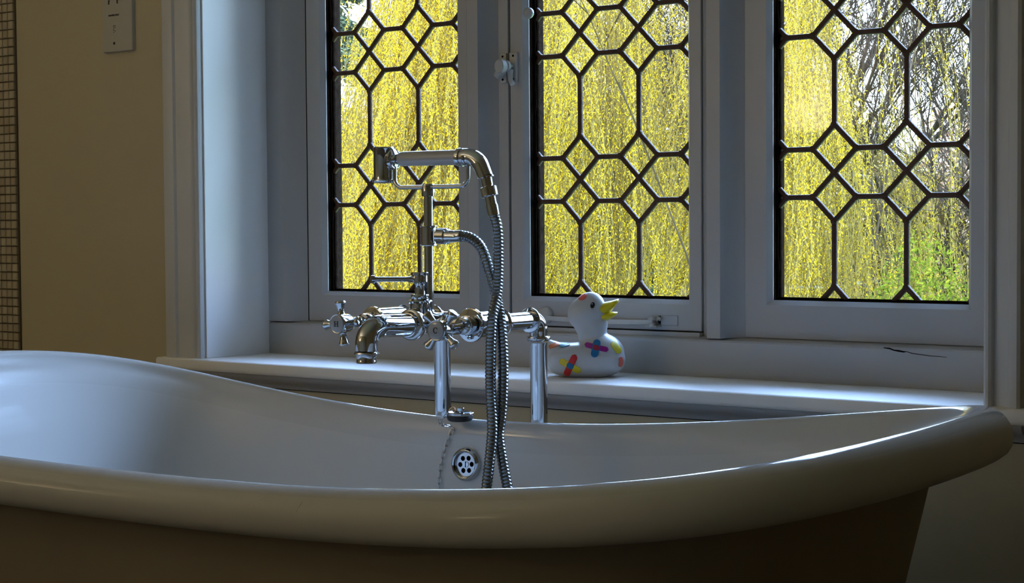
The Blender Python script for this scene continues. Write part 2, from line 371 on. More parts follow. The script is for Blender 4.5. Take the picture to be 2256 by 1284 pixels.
    for a, b in segs:
        # clip segment
        t0, t1 = 0., 1.
        d = (b[0]-a[0], b[1]-a[1]); ok = True
        for ax_, lo, hi in ((0,x0,x1),(1,zb,zt)):
            if abs(d[ax_]) < 1e-9:
                if not lo < a[ax_] < hi: ok = False
            else:
                u, v_ = sorted(((lo-a[ax_])/d[ax_], (hi-a[ax_])/d[ax_])); t0 = max(t0,u); t1 = min(t1,v_)
        if not ok or t1-t0 < .02: continue
        pa = (a[0]+d[0]*t0, a[1]+d[1]*t0); pb = (a[0]+d[0]*t1, a[1]+d[1]*t1)
        L = math.hypot(d[0], d[1]); nx, nz = -d[1]/L, d[0]/L
        hw = .0046
        prof = [(-hw,-.0012),(-hw*.85,-.0032),(-hw*.35,-.0046),(hw*.35,-.0046),(hw*.85,-.0032),(hw,-.0012),(hw,.0015),(hw*.6,.0042),(-hw*.6,.0042),(-hw,.0015)]
        m_ = len(prof)
        lm.add([(p_[0]+nx*o_, y, p_[1]+nz*o_) for p_ in (pa, pb) for o_, y in prof],
               [(i,(i+1)%m_,m_+(i+1)%m_,m_+i) for i in range(m_)] + [tuple(range(m_)), tuple(range(m_,2*m_))])
        for e in (a, b):
            if inside(e): joints.add((round(e[0],4), round(e[1],4)))
    for x, z in joints:
        r_ = rnd.uniform(.0058,.0068)
        lm.lathe([(-.0056,0),(-.0054,r_*.5),(-.0042,r_*.9),(-.001,r_),(.003,r_*.9),(.0045,0)], (x,0,z), (0,1,0), 10)
    kids.append(lm.build('lead_came', M['lead'], smooth=.6))
    return root, kids
ZT = 1.90
w1, k1_ = window(1, -.668, -.328, -.5056, .7385, ZT, -.7125, -.2985, .6785, -.030, 'left leaded window of clear panes with fixed white casement')
w2, k2_ = window(2, -.1600, .1780, .0002, .7385, ZT, -.1955, .2085, .6860, -.033, 'middle leaded window with opening white casement, latch and stay')
w3, k3_ = window(3, .3380, .6765, .5028, .7415, ZT, .2905, .7125, .6785, -.030, 'right leaded window of clear panes with fixed white casement')
# frame slips beside the opening casement, and its dark gaps
k2_.append(MB().box(-.2215, -.1995, -.034, .03, .679, ZH-.03).build('frame_slip', M['white'], bevel=.001))
k2_.append(MB().box(.2110, .2120, -.030, .03, .679, ZH-.03).build('frame_slip', M['white']))
k2_.append(MB().box(-.2000, -.1950, -.020, .028, .679, ZT+.04).build('casement_gap', M['gap']))
k2_.append(MB().box(-.196, .209, -.024, .028, .679, .6865).build('casement_gap', M['gap']))
k2_.append(MB().box(-.2185, .2100, -.042, -.02, .6765, .6840).build('lower_slip', M['white'], bevel=.0008))
k1_.append(MB().box(-.7135, -.7122, -.0305, .02, .679, 1.9).build('joint_line', M['gap']))
# latch
def hexb(): pass
lt = MB()
lt.box(-.2145, -.2005, -.0385, -.0335, 1.128, 1.182); lt.box(-.1935, -.176, -.0385, -.0325, 1.128, 1.182)
lt.lathe([(0,.0075),(.004,.0075),(.006,.006)], (-.2095,-.042,1.146), (0,-1,0), 16)
lt.tube([(-.216,-.048,1.139),(-.209,-.047,1.146),(-.201,-.047,1.149),(-.193,-.047,1.150)], [.0065,.0085,.0075,.006], 10)
latch = lt.build('latch', M['oldiron'], bevel=.0008)
la = MB().lathe([(0,.006),(.008,.006),(.010,.0095),(.012,.0105),(.015,.0105),(.016,.0085),(.019,.0085),(.021,.0125),(.030,.0125),(.0325,.0110),(.033,0)], (-.1885,-.036,1.1575), (-.25,-1,-.05), 24).build('knob', M['oldiron'], smooth=.5); 
lb = MB().tube([(-.187,-.044,1.150),(-.186,-.045,1.140),(-.184,-.046,1.130),(-.180,-.047,1.124)], [.006,.005,.0045,.005], 10).build('lever', M['oldiron'], smooth=.8)
sc_ = MB()
for x, z in ((-.2085,1.176),(-.1845,1.176),(-.2085,1.134),(-.1845,1.134)): sc_.lathe([(0,.0022),(.0008,.0020),(.001,0)], (x,-.0385,z), (0,-1,0), 10)
sw = sc_.build('screw', M['gap'])
for o in (la, lb, sw): o.parent = latch
k2_.append(latch)
k2_.append(MB().lathe([(-.012,.004),(-.006,.004),(-.005,.0075),(-.0035,.0098),(0,.0106),(.0035,.0098),(.0065,.0070),(.008,0)], (-.1475,-.0405,1.2500), (0,-1,0), 28).build('ceramic_knob', M['porcelain'], smooth=1))
# stay bar
st = MB()
sp = curve_pts([(-.108,-.043,.7010),(-.06,-.0445,.6995),(0,-.0450,.6985),(.06,-.0450,.6985),(.113,-.0445,.6995)], 8)
vv = []; 
for p_ in sp: vv += [(p_.x, p_.y-.0016, p_.z-.0042),(p_.x, p_.y+.0016, p_.z-.0042),(p_.x, p_.y+.0016, p_.z+.0042),(p_.x, p_.y-.0016, p_.z+.0042)]
fs = [(4*i+j, 4*i+(j+1)%4, 4*i+4+(j+1)%4, 4*i+4+j) for i in range(len(sp)-1) for j in range(4)] + [(3,2,1,0), tuple(4*(len(sp)-1)+j for j in range(4))]
st.add(vv, fs)
stay = st.build('stay_bar', M['oldiron'], bevel=.0006)
pv = MB().lathe([(0,.0155),(.004,.0155),(.007,.0135),(.0095,.009),(.0105,0)], (-.1165,-.033,.7055), (0,-1,0), 28).build('pivot_boss', M['oldiron'], smooth=.8)
pin = MB(); pin.lathe([(0,.0055),(.004,.0065),(.006,.0045),(.009,.0042),(.0105,.008),(.0145,.0075),(.0165,.004),(.017,0)], (.1165,-.044,.6935), (0,0,1), 16); pin.box(.107,.128,-.050,-.034,.6915,.6940); pin.tube([(.1225,-.040,.704),(.129,-.042,.7075),(.1325,-.043,.704)], .0028, 8)
pin = pin.build('stay_pin', M['oldiron'], smooth=.6)
pl = MB().box(.128,.162,-.0350,-.0328,.6945,.712).build('stay_plate', M['white'], bevel=.0008)
dp = MB().box(.1225,.134,-.0342,-.0328,.697,.7105).build('screw_recess', M['gap'])
for o in (pv, pin, pl, dp): o.parent = stay
k2_.append(stay)
for r_, ks in ((w1, k1_), (w2, k2_), (w3, k3_)): adopt(r_, ks)

# ------------------------------------------------------------------ mosaic tiles
T = .0186; xe = -1.3745
grout = MB().box(X0, xe+.001, YW-.0035, YW+.001, 0, ZC).build('grout_bed', M['grout'], back_wall)
tm = []
for i in range(4):
    b = MB(); h = (T-.0022)/2; d = .0052
    vs_ = [(-h,0,-h),(h,0,-h),(h,0,h),(-h,0,h),(-h,-d+.0012,-h),(h,-d+.0012,-h),(h,-d+.0012,h),(-h,-d+.0012,h)]
    g_ = h-.0012
    vs_ += [(-g_,-d+rng.uniform(-.0002,.0002),-g_),(g_,-d,-g_),(g_,-d,g_),(-g_,-d,g_)]
    b.add(vs_, [(0,1,5,4),(1,2,6,5),(2,3,7,6),(3,0,4,7),(4,5,9,8),(5,6,10,9),(6,7,11,10),(7,4,8,11),(8,9,10,11)])
    me = bpy.data.meshes.new('tile'); me.from_pydata(b.v, [], b.f)
    me.materials.append(mat('mosaic_tile_%s' % 'abcd'[i], [(.46,.40,.28),(.40,.34,.24),(.50,.44,.32),(.43,.37,.27)][i], .3, vary=.1, vscale=60)); tm.append(me)
for c_ in range(5):
    for r_ in range(58):
        z = .56 + r_*T
        if z > 1.62: continue
        o = bpy.data.objects.new('tile', tm[rng.integers(4)]); C.objects.link(o); o.parent = back_wall
        o.location = (xe - T/2 - .001 - c_*T, YW-.003, z); o.rotation_euler = (rng.uniform(-.02,.02), rng.uniform(-.015,.015), rng.uniform(-.02,.02))
st_ = MB(); h = T/2-.0011
for c_ in range(0, 50):
    for r_ in range(-30, 101):
        z = .56 + r_*T
        if (c_ < 5 and .55 < z <= 1.62) or z < .01 or z > ZC-.02: continue
        x = xe - T/2 - .001 - c_*T
        if x < X0+.01: continue
        st_.add([(x-h,YW-.0075,z-h),(x+h,YW-.0075,z-h),(x+h,YW-.0075,z+h),(x-h,YW-.0075,z+h),(x-h,YW-.003,z-h),(x+h,YW-.003,z-h),(x+h,YW-.003,z+h),(x-h,YW-.003,z+h)],
                [(0,1,2,3),(0,4,5,1),(1,5,6,2),(2,6,7,3),(3,7,4,0)])
tag(st_.build('tile_field', M['tile'], back_wall), kind='stuff')

# ------------------------------------------------------------------ shaver socket
sx0, sz0 = -1.0805, 1.2245; SW, SH = .0905, .146
sk = tag(empty('shaver_socket', (sx0+SW/2, YW, sz0)), 'white shaver socket on the beige wall left of the window', 'socket')
ks = [MB().box(sx0, sx0+SW, YW-.009, YW+.001, sz0, sz0+SH).build('faceplate', M['plastic'], bevel=.002)]
yf_ = YW-.0092
for hx in (.021, .047):
    for hz, ln in ((.1005, .0085), (.118, .0075)):
        holes = MB()
        holes.box(sx0+hx-.0018, sx0+hx+.0018, yf_-.0002, yf_+.001, sz0+hz-ln/2, sz0+hz+ln/2)
        holes.box(sx0+hx-.0018, sx0+hx+.0032, yf_-.0002, yf_+.001, sz0+hz+ln/2-.002, sz0+hz+ln/2)
        ks.append(holes.build('pin_hole', M['ink']))

ks.append(MB().lathe([(0,.0030),(.0007,.0028),(.0008,0)], (sx0+.036, yf_+.0002, sz0+.017), (0,-1,0), 16).build('screw', M['ink']))
def text(body, size, loc, m, rot=(PI/2,0,0), ext=.0002, name='lettering', bold=0):
    cu = bpy.data.curves.new('t', 'FONT'); cu.body = body; cu.size = size; cu.extrude = ext; cu.align_x = 'CENTER'; cu.align_y = 'CENTER'; cu.offset = bold
    o = bpy.data.objects.new('t', cu); C.objects.link(o); bpy.context.view_layer.update()
    me = bpy.data.meshes.new_from_object(o.evaluated_get(bpy.context.evaluated_depsgraph_get())); C.objects.unlink(o); bpy.data.objects.remove(o)
    me.materials.clear(); me.materials.append(m); me.name = name
    r = bpy.data.objects.new(name, me); C.objects.link(r); r.location = loc; r.rotation_euler = rot; return r
ks.append(text('SHAVERS ONLY', .0047, (sx0+.036, yf_-.0001, sz0+.0735), M['ink'], bold=.00016))
ic = MB()
for z_, a_, b_ in ((.0525,.0335,.0405),(.0505,.0335,.0350),(.0505,.0390,.0405),(.0480,.0345,.0400),(.0455,.0335,.0350),(.0435,.0335,.0365),(.0415,.0375,.0410),(.0390,.0340,.0365)):
    ic.box(sx0+a_, sx0+b_, yf_-.0002, yf_+.001, sz0+z_-.0007, sz0+z_+.0007)
ks.append(ic.build('shaver_symbol', mat('faded_grey_ink', (.12,.11,.09), .6)))
adopt(sk, ks)

# rim plan: rounded oblong turned a few degrees from the wall, rim dipping in the middle and rising to both ends
B_ = dict(xc=.17302, yc=-.85604, a=.80616, b=.32918, n=2.33748, phi=.07339)
QZ = (.57786, .00245, .07865, .02224, -.03501, -.03216, .04283)
QW = (-.01218, .8752, -.05467, .13824)
def rim(t, o=0., dz=0., sx=1., sy=1., z=None, mix=0.):
    c, s = math.cos(t), math.sin(t)
    ux = math.copysign(abs(c)**(2/B_['n']), c); uy = math.copysign(abs(s)**(2/B_['n']), s)
    h = sum(q*ux**i for i, q in enumerate(QZ)); wd = B_['b']*(1 + sum(q*ux**(i+1) for i, q in enumerate(QW)))
    x = (B_['a']*sx + o)*ux; y = (wd*sy + o)*uy; h += dz
    if z is not None: h = h*(1-mix) + z*mix
    cp, sp_ = math.cos(B_['phi']), math.sin(B_['phi'])
    return V((B_['xc'] + x*cp - y*sp_, B_['yc'] + x*sp_ + y*cp, h))
NT = 240
ts = [2*PI*i/NT for i in range(NT)]
def bathring(fn): return [fn(t) for t in ts]
def loops_mesh(rings, cap_last=True):
    vs = [p for r_ in rings for p in r_]; fs = []
    for k in range(len(rings)-1):
        for i in range(NT): fs.append((k*NT+i, k*NT+(i+1)%NT, (k+1)*NT+(i+1)%NT, (k+1)*NT+i))
    if cap_last: fs.append(tuple(range((len(rings)-1)*NT, len(rings)*NT)))
    return MB().add(vs, fs)
endw = lambda t: abs(math.cos(t))**1.2
# enamelled shell: underside of the roll -> outer roll -> crest -> inner wall -> floor
rings = []
rings.append(bathring(lambda t: rim(t, -.008-.050*endw(t), -.060)))
for o_, dz in ((-.004,-.0597),(.010,-.0590),(.019,-.0565),(.0250,-.0520),(.0290,-.0450),(.0305,-.0370),(.0300,-.0290),(.0275,-.0205),(.0230,-.0130),(.0170,-.0070),(.0100,-.0028),(.0040,-.0006),(0,0),(-.0040,-.0008),(-.0085,-.0035),(-.0130,-.0085),(-.0165,-.0150)):
    rings.append(bathring(lambda t: rim(t, o_, dz)))
for i in range(1, 29):
    s_ = (i/28)**1.25
    zf = math.sin(min(1, s_)*PI/2)**1.1 if False else 1-(1-s_)**1.35
    ins = lambda t: .0165 + .03*s_ + .10*s_**5 + endw(t)*(.30*s_**.7 + .06*s_**4)
    rings.append(bathring(lambda t: rim(t, -ins(t), -.0150, z=.17, mix=zf)))
for sc2 in (.8, .55, .3, .1):
    b0 = rings[-1]
    cx_ = sum((p.x for p in b0))/NT; cy_ = sum((p.y for p in b0))/NT
    f_ = sc2 if len(rings) == 46 else {.55:.55/.8, .3:.3/.55, .1:.1/.3}[sc2]
    rings.append([V((cx_+(p.x-cx_)*f_, cy_+(p.y-cy_)*f_, p.z-.002)) for p in b0])
bath = tag(empty('slipper_bath', (B_['xc'], B_['yc'], 0)), 'freestanding cream roll-top slipper bath in front of the window sill', 'bath')
shell = loops_mesh(rings).build('bath_shell', M['enamel'], smooth=1.2)
sat_ = shell.data.attributes.new('satin', 'FLOAT', 'POINT'); sat_.data.foreach_set('value', [max(min(1, max(0, (i_//NT - 16)/8)), min(.75, max(0, (11 - i_//NT)/3))) for i_ in range(len(shell.data.vertices))])
# painted body below the roll
rb = []
for o_, z_ in ((-.006,-.0585),(-.012,-.070)):
    rb.append(bathring(lambda t: rim(t, o_-.048*endw(t), z_)))
for i in range(1, 15):
    s_ = i/14
    rb.append(bathring(lambda t: rim(t, -.012-.048*endw(t) - s_*(.03+.10*endw(t)), -.070, z=.03, mix=s_)))
rb.append([V((p.x, p.y, .0)) for p in rb[-1]])
body = loops_mesh(rb).build('bath_body', M['taupe'], smooth=1.2)
bvh = BVHTree.FromPolygons([tuple(v.co) for v in shell.data.vertices], [tuple(p.vertices) for p in shell.data.polygons])
hit, nrm, _, _ = bvh.ray_cast(V((.112, -.86, .512)), V((0, 1, 0)))
if nrm.y > 0: nrm = -nrm
# overflow and waste plate with six holes
oc = hit.copy(); on = nrm.normalized()
def disc_holes(o, ax, R, hr, hd, nh, th, m, name, seg=120):
    ax = V(ax).normalized(); u = ax.orthogonal().normalized(); w_ = ax.cross(u)
    b = bmesh.new(); 
    outer = [b.verts.new(V(o)+(u*math.cos(2*PI*k/48)+w_*math.sin(2*PI*k/48))*R + ax*th) for k in range(48)]
    es = [b.edges.new((outer[k], outer[(k+1)%48])) for k in range(48)]
    for h_ in range(nh):
        a_ = 2*PI*h_/nh + .35; hc = V(o)+(u*math.cos(a_)+w_*math.sin(a_))*hd + ax*th
        hv = [b.verts.new(hc+(u*math.cos(2*PI*k/16)+w_*math.sin(2*PI*k/16))*hr) for k in range(16)]
        es += [b.edges.new((hv[k], hv[(k+1)%16])) for k in range(16)]
    bmesh.ops.triangle_fill(b, edges=es, use_beauty=True)
    me = bpy.data.meshes.new(name); b.to_mesh(me); b.free(); me.materials.append(m)
    o_ = bpy.data.objects.new(name, me); C.objects.link(o_)
    md = o_.modifiers.new('s', 'SOLIDIFY'); md.thickness = .0018; md.offset = 0
    return o_
of = MB().lathe([(-.004,.0250),(.0030,.0255),(.0060,.0245),(.0085,.0225),(.0090,.0210),(.0080,.0192),(.0040,.0182),(.0015,.0178),(-.001,.0178),(-.003,.0178)], oc, on, 48).build('waste_ring', M['chrome'], smooth=.7)
gr = disc_holes(oc, on, .0177, .0038, .0104, 6, .0020, M['chrome_dull'], 'waste_grid')
bk = MB().lathe([(-.002,.0176),(.0008,.0176),(.0009,0)], oc, on, 32).build('waste_hole', M['gap'])
sc3 = MB().lathe([(0,.0052),(.0018,.0048),(.0022,0)], oc+on*.0022, on, 20); 
scr = sc3.build('waste_screw', M['chrome'], smooth=.6); slot = MB().box(-.0042,.0042,-.0005,.0005,-.0003,.0003).build('screw_slot', M['gap']); slot.location = oc+on*.0046
slot.rotation_euler = on.to_track_quat('Z','X').to_euler()
adopt(bath, [shell, body, of])
for o in (gr, bk, scr): o.parent = of
slot.parent = of
M['scuff'] = mat('pale_scuff', (.7,.68,.6), .5)
# two pale scuffs on the roll, facing the room
bv2 = bvh
for pts in ([(.3835,.5105),(.3845,.5175),(.388,.524),(.394,.529)], [(.452,.517),(.4545,.524),(.4565,.530)]):
    ch = []; sf = MB()
    for x, z in pts:
        h_, n_, _, _ = bvh.ray_cast(V((x-.05, -1.6, z+.04)), V((0, 1, 0)))
        if h_: ch.append(h_ + n_*.0)
    if len(ch) > 2: adopt(bath, [sf.tube(curve_pts(ch, 5), .0003, 5).build('scuff', M['scuff'])])

# ------------------------------------------------------------------ bath shower mixer
XH, XC_, XM, YL, ZA, YB = .0206, .2056, .1131, -.495, .7285, -.636
mix = tag(empty('bath_shower_mixer', (XM, YL, 0)), 'chrome standpipe bath mixer taps with cross handles and upright cradle over the bath', 'taps')
ks = []
def leg(x):
    l = MB().lathe([(0,.024),(.004,.024),(.008,.0145),(.02,.0128),(.640,.0128),(.690,.0128),(.694,.0132)], (x,YL,0), (0,0,1), 40).build('leg', M['chrome'], smooth=.6)
    c = MB().lathe([(-.004,.0135),(-.0035,.0165),(-.0015,.0178),(.0015,.0178),(.0035,.0165),(.004,.0135),(.010,.0135),(.016,.0138),(.018,.0132)], (x,YL,.7005), (0,0,1), 40).build('leg_collar', M['chrome'], smooth=.8); c.parent = l
    # swept elbow from vertical to horizontal, towards the bath
    pts = [V((x, YL, .704))]
    for i in range(13):
        a = i/12*PI/2; pts.append(V((x, YL-.0145+.0145*math.cos(a), .7140+.0145*math.sin(a))))
    pts.append(V((x, YL-.020, ZA)))
    e = MB().tube(pts, [.0128]*len(pts), 32).build('elbow', M['chrome'], smooth=.8); e.parent = l
    r_ = MB().lathe([(-.0035,.0135),(-.003,.0175),(-.001,.0188),(.001,.0188),(.003,.0175),(.0035,.0135)], (x,YL-.021,ZA), (0,-1,0), 40).build('elbow_ring', M['chrome'], smooth=.8); r_.parent = l
    return l
ks += [leg(XH), leg(XC_)]
for x in (XH, XC_):     # horizontal unions and valve bodies
    ks.append(MB().lathe([(.018,.0130),(.082,.0130),(.083,.0165),(.088,.0175),(.091,.0165),(.092,.0180)], (x,YL,ZA), (0,-1,0), 40).build('union_pipe', M['chrome'], smooth=.6))
    fr = .0222 if x == XH else .0243
    v = MB().lathe([(.090,.0150),(.0905,.0195),(.093,.0212),(.096,.0205),(.098,.0192),(.1575,.0192),(.1580,fr-.0006),(.1585,fr),(.1615,fr),(.1622,fr-.0006),(.1624,fr-.0014),(.1624,.0110),(.168,.0108),(.1685,.0135),(.175,.0135),(.176,.0110),(.178,.0125),(.182,.0120),(.184,.0085),(.187,.0078)], (x,YL,ZA), (0,-1,0), 48).build('valve_body', M['chrome'], smooth=.5)
    ks.append(v)
def handle(x, rot, letter, zc, face):
    y0 = YL - .2355
    ax = V(face).normalized()
    hub = MB().lathe([(-.052,.0075),(-.040,.0080),(-.030,.0090),(-.024,.0120),(-.019,.0140),(-.004,.0148),(-.001,.0150),(.001,.0148),(.002,.0138),(.0016,.0128),(.0016,0)], (x,y0,zc), ax, 40)
    hub = hub.build('handle', M['chrome'], smooth=.5)
    u = (V((0,0,1)) - ax*ax.z).normalized(); s_ = ax.cross(u)
    cap = MB().lathe([(.0012,.0128),(.0028,.0122),(.0032,.0105),(.0032,0)], (x,y0,zc), ax, 40).build('ceramic_cap', mat('grey_indicator_cap', (.30,.31,.33), .25, coat=.4), smooth=.5); cap.parent = hub
    for k in range(4):
        a = rot + k*PI/2; d = u*math.cos(a) + s_*math.sin(a)
        sp_ = MB().lathe([(.009,.0068),(.014,.0050),(.018,.0046),(.025,.0062),(.029,.0078),(.031,.0080),(.0325,.0068),(.0330,0)], V((x,y0,zc)) - ax*.010, d, 24).build('handle_spoke', M['chrome'], smooth=.8); sp_.parent = hub
    lb_ = MB()
    o = V((x,y0,zc)) + ax*.0033
    def P2(a, b): return o + s_*-a + u*b if False else o + s_*a*SG + u*b
    SG = 1 if s_.x > 0 else -1
    def rect(a0, a1, b0, b1):
        q = [P2(a0,b0), P2(a1,b0), P2(a1,b1), P2(a0,b1)]; lb_.add(q + [p + ax*.0002 for p in q], [(0,1,2,3),(4,5,6,7),(0,1,5,4),(1,2,6,5),(2,3,7,6),(3,0,4,7)])
    if letter == 'H':
        for sg in (-1, 1):
            rect(sg*.0026-.0009, sg*.0026+.0009, -.0040, .0040)
            for b in (-.0040, .0032): rect(sg*.0026-.0019, sg*.0026+.0019, b, b+.0008)
        rect(-.0026, .0026, -.0005, .0005)
    else:
        m_ = 26; vs = []
        for i in range(m_+1):
            a = math.radians(40 + 280*i/m_); th = .0011*(1-.65*abs(math.sin((a-PI)))**3) + .0002
            for rr in (.0036+th*.6, .0036-th): vs.append(P2(math.cos(a)*rr*.92, math.sin(a)*rr*1.1))
        k_ = len(vs); lb_.add(vs + [p + ax*.0002 for p in vs], [(2*i,2*i+1,2*i+3,2*i+2) for i in range(m_)] + [(k_+2*i,k_+2*i+2,k_+2*i+3,k_+2*i+1) for i in range(m_)] + [(2*i,2*i+2,k_+2*i+2,k_+2*i) for i in range(m_)])
        rect(.0020, .0030, .0012, .0036)
    l_ = lb_.build('lettering', M['ink']); l_.parent = hub
    return hub
ks.append(handle(XH, .10, 'H', .7285, (.04, -1, -.01)))
ks.append(handle(XC_, -.72, 'C', .7250, (.10, -1, .03)))
# cross body between the valves
ks.append(MB().lathe([(.014,.0125),(.035,.0130),(.055,.0130),(.056,.0165),(.060,.0170),(.066,.0150),(.0925,.0158),(.119,.0150),(.125,.0170),(.129,.0165),(.130,.0130),(.150,.0130),(.171,.0125)], (XH,YB,ZA), (1,0,0), 40).build('cross_body', M['chrome'], smooth=.5))
# spout
sp_ = MB().lathe([(.008,.0150),(.020,.0150),(.024,.0165),(.028,.0200),(.0345,.0225),(.040,.0232),(.0425,.0228),(.044,.0212),(.0445,.0190),(.047,.0182),(.049,.0175),(.0495,.0160)], (XM,YB,ZA-.001), (0,-1,0), 48)
sp0 = sp_.build('spout', M['chrome'], smooth=.6)
pts = [V((XM, YB-.048, ZA-.001)), V((XM, YB-.075, ZA-.0005)), V((XM, YB-.105, ZA))]
for i in range(1, 15):
    a = i/14*PI/2; pts.append(V((XM, YB-.105-.0305*math.sin(a), ZA-.0225+.0225*math.cos(a))))
pts.append(V((XM, YB-.1362, .6950)))
sa = MB().tube(pts, [.0160,.0162,.0163]+[.0162]*14+[.0154], 40).build('spout_bend', M['chrome'], smooth=1)
sb = MB().lathe([(0,.0154),(.001,.0172),(.003,.0180),(.005,.0170),(.006,.0142),(.011,.0135),(.0125,.0140),(.0155,.0142),(.0165,.0130),(.0165,.0112),(.012,.0100),(.010,0)], (XM,YB-.1362,.6950), (0,0,-1), 40).build('spout_outlet', M['chrome'], smooth=.6)
sa.parent = sp0; sb.parent = sp0; ks.append(sp0)
# diverter
XD, YD = .1080, -.650
dv = MB().lathe([(0,.0150),(.018,.0150),(.028,.0150),(.029,.0175),(.0315,.0178),(.0330,.0165),(.0335,.0115)], (XD,YD,.7285), (0,0,1), 40).build('diverter', M['chrome'], smooth=.5)
nut = MB().lathe([(0,.0128),(.0015,.0135),(.0065,.0135),(.008,.0125),(.0085,.008),(.0200,.0070),(.0240,.0085),(.0245,.0105),(.0260,.0118),(.0350,.0118),(.0360,.0135),(.0390,.0138),(.0400,.0128),(.0400,0)], (XD,YD,.7620), (0,0,1), 36).build('diverter_spindle', M['chrome'], smooth=.5)
lv = MB().lathe([(.008,.0050),(.018,.0036),(.060,.0036),(.066,.0040),(.0665,.0056),(.069,.0060),(.0715,.0056),(.072,0)], (XD-.002,YD,.7915), (-.55,-.84,.015), 24).build('diverter_lever', M['chrome'], smooth=.6)
nut.parent = dv; lv.parent = dv; ks.append(dv)
# upright, collar and cradle
up = MB().lathe([(0,.0078),(.010,.0078),(.012,.0066),(.120,.0066),(.170,.0066),(.1905,.0066)], (XM,YB,.735), (0,0,1), 28).build('upright_pipe', M['chrome'], smooth=.5)
cl = MB().lathe([(-.0145,.0070),(-.0145,.0125),(-.0135,.0128),(-.0125,.0115),(.0125,.0115),(.0135,.0128),(.0148,.0125),(.0148,.0070)], (XM,YB,.8540), (0,0,1), 32).build('outlet_collar', M['chrome'], smooth=.5)
nb = MB()
nb.lathe([(.009,.0100),(.016,.0100),(.020,.0110)], (XM,YB,.8540), (1,0,-.03), 24)
hx = MB().lathe([(.018,.0098),(.0195,.0118),(.034,.0118),(.0355,.0095),(.040,.0088),(.046,.0088),(.052,.0080),(.060,.0078)], (XM,YB,.8540), (1,0,-.02), 6 if False else 24).build('outlet_nut', M['chrome'], smooth=.5)
cl.parent = up; hx.parent = up
cr_ = MB()
r_ = .014; zb_, zt_ = .9245, .9560
pts = [(XM-.0640,YB,zt_)] + [(XM-.0640+.0, YB, zb_+r_)] + [(XM-.0640+r_*(1-math.cos(a)), YB, zb_+r_*(1-math.sin(a))) for a in [i/8*PI/2 for i in range(1,9)]] + [(XM-.02,YB,zb_),(XM+.03,YB,zb_)] + [(XM+.0740-r_+r_*math.sin(a), YB, zb_+r_*(1-math.cos(a))) for a in [i/8*PI/2 for i in range(0,9)]] + [(XM+.0740,YB,zt_)]
cra = cr_.tube(pts, .0032, 14).build('cradle', M['chrome'], smooth=1)
crt = MB().lathe([(-.006,.0068),(-.006,.0092),(-.0045,.0095),(.010,.0095),(.012,.0085),(.0125,0)], (XM,YB,.9170), (0,0,1), 28).build('cradle_boss', M['chrome'], smooth=.5)
for x, a0 in ((XM-.0640, 1), (XM+.0740, 1)):      # the forks the handset rests in
    ck = MB().tube([(x, YB+.0125*math.sin(a), .9655-.0125*math.cos(a)) for a in [i/14*PI*1.1-PI*.55 for i in range(15)]], .0024, 10).build('cradle_fork', M['chrome'], smooth=1); ck.parent = up
for o in (cra, crt): o.parent = up
ks.append(up)
adopt(mix, ks)

# ------------------------------------------------------------------ hand shower with its hose
hs = tag(empty('hand_shower', (XM, YB, .95)), 'chrome hand shower with white ceramic grip lying in the mixer cradle', 'hand shower'); ks = []
hd = MB().lathe([(-.0275,0),(-.0270,.0140),(-.0262,.0160),(-.0255,.0175),(-.0235,.0184),(-.0220,.0180),(-.0210,.0160),(-.018,.0158),(.022,.0158),(.0235,.0166),(.0250,.0168),(.0262,.0155),(.0268,.010),(.0270,0)], (.0290,YB,.9585), (0,0,1), 48).build('shower_head', M['chrome'], smooth=.5)
jt = MB().lathe([(.010,.0120),(.0150,.0150),(.0185,.0158),(.0205,.0150),(.0220,.0115),(.0225,.0075),(.0245,.0062),(.0265,.0078),(.0295,.0082),(.0320,.0065),(.0345,.0068)], (.0290,YB,.9662), (1,0,0), 36).build('head_joint', M['chrome'], smooth=.5); jt.parent = hd
hg = MB().lathe([(0,.0070),(.0005,.0092),(.003,.0104),(.008,.0107),(.050,.0109),(.105,.0110),(.1125,.0112),(.1135,.0080)], (.0605,YB,.9664), (1,0,-.008), 40).build('grip', M['porcelain'], smooth=.6)
pts = [V((.172,YB,.9655)), V((.180,YB,.9655)), V((.188,YB,.9652))]
for i in range(1, 13):
    a = i/12*1.13; pts.append(V((.188+.026*math.sin(a), YB, .9652-.026*(1-math.cos(a)))))
e_ = pts[-1]; dr = (pts[-1]-pts[-2]).normalized(); pts += [e_+dr*.008, e_+dr*.016]
el = MB().tube(pts, [.0105,.0125,.0128]+[.0122]*10+[.0118]*2+[.0112,.0108], 36).build('grip_elbow', M['chrome'], smooth=1)
el2 = MB().lathe([(-.003,.0105),(-.0025,.0130),(.001,.0136),(.004,.0130),(.0045,.0110)], (.173,YB,.9655), (1,0,0), 36).build('grip_ring', M['chrome'], smooth=.7); el2.parent = el
p0 = e_ + dr*.016
fer = MB().lathe([(-.001,.0118),(.001,.0118),(.0015,.0085),(.0135,.0080),(.0140,.0105),(.0150,.0122),(.0275,.0122),(.0285,.0105),(.0290,.0080),(.040,.0080),(.0405,.0088),(.0560,.0082),(.0565,.0072)], p0, (.25,0,-.97), 28).build('hose_ferrule', M['chrome'], smooth=.5)
pe = p0 + V((.25,0,-.97)).normalized()*.054
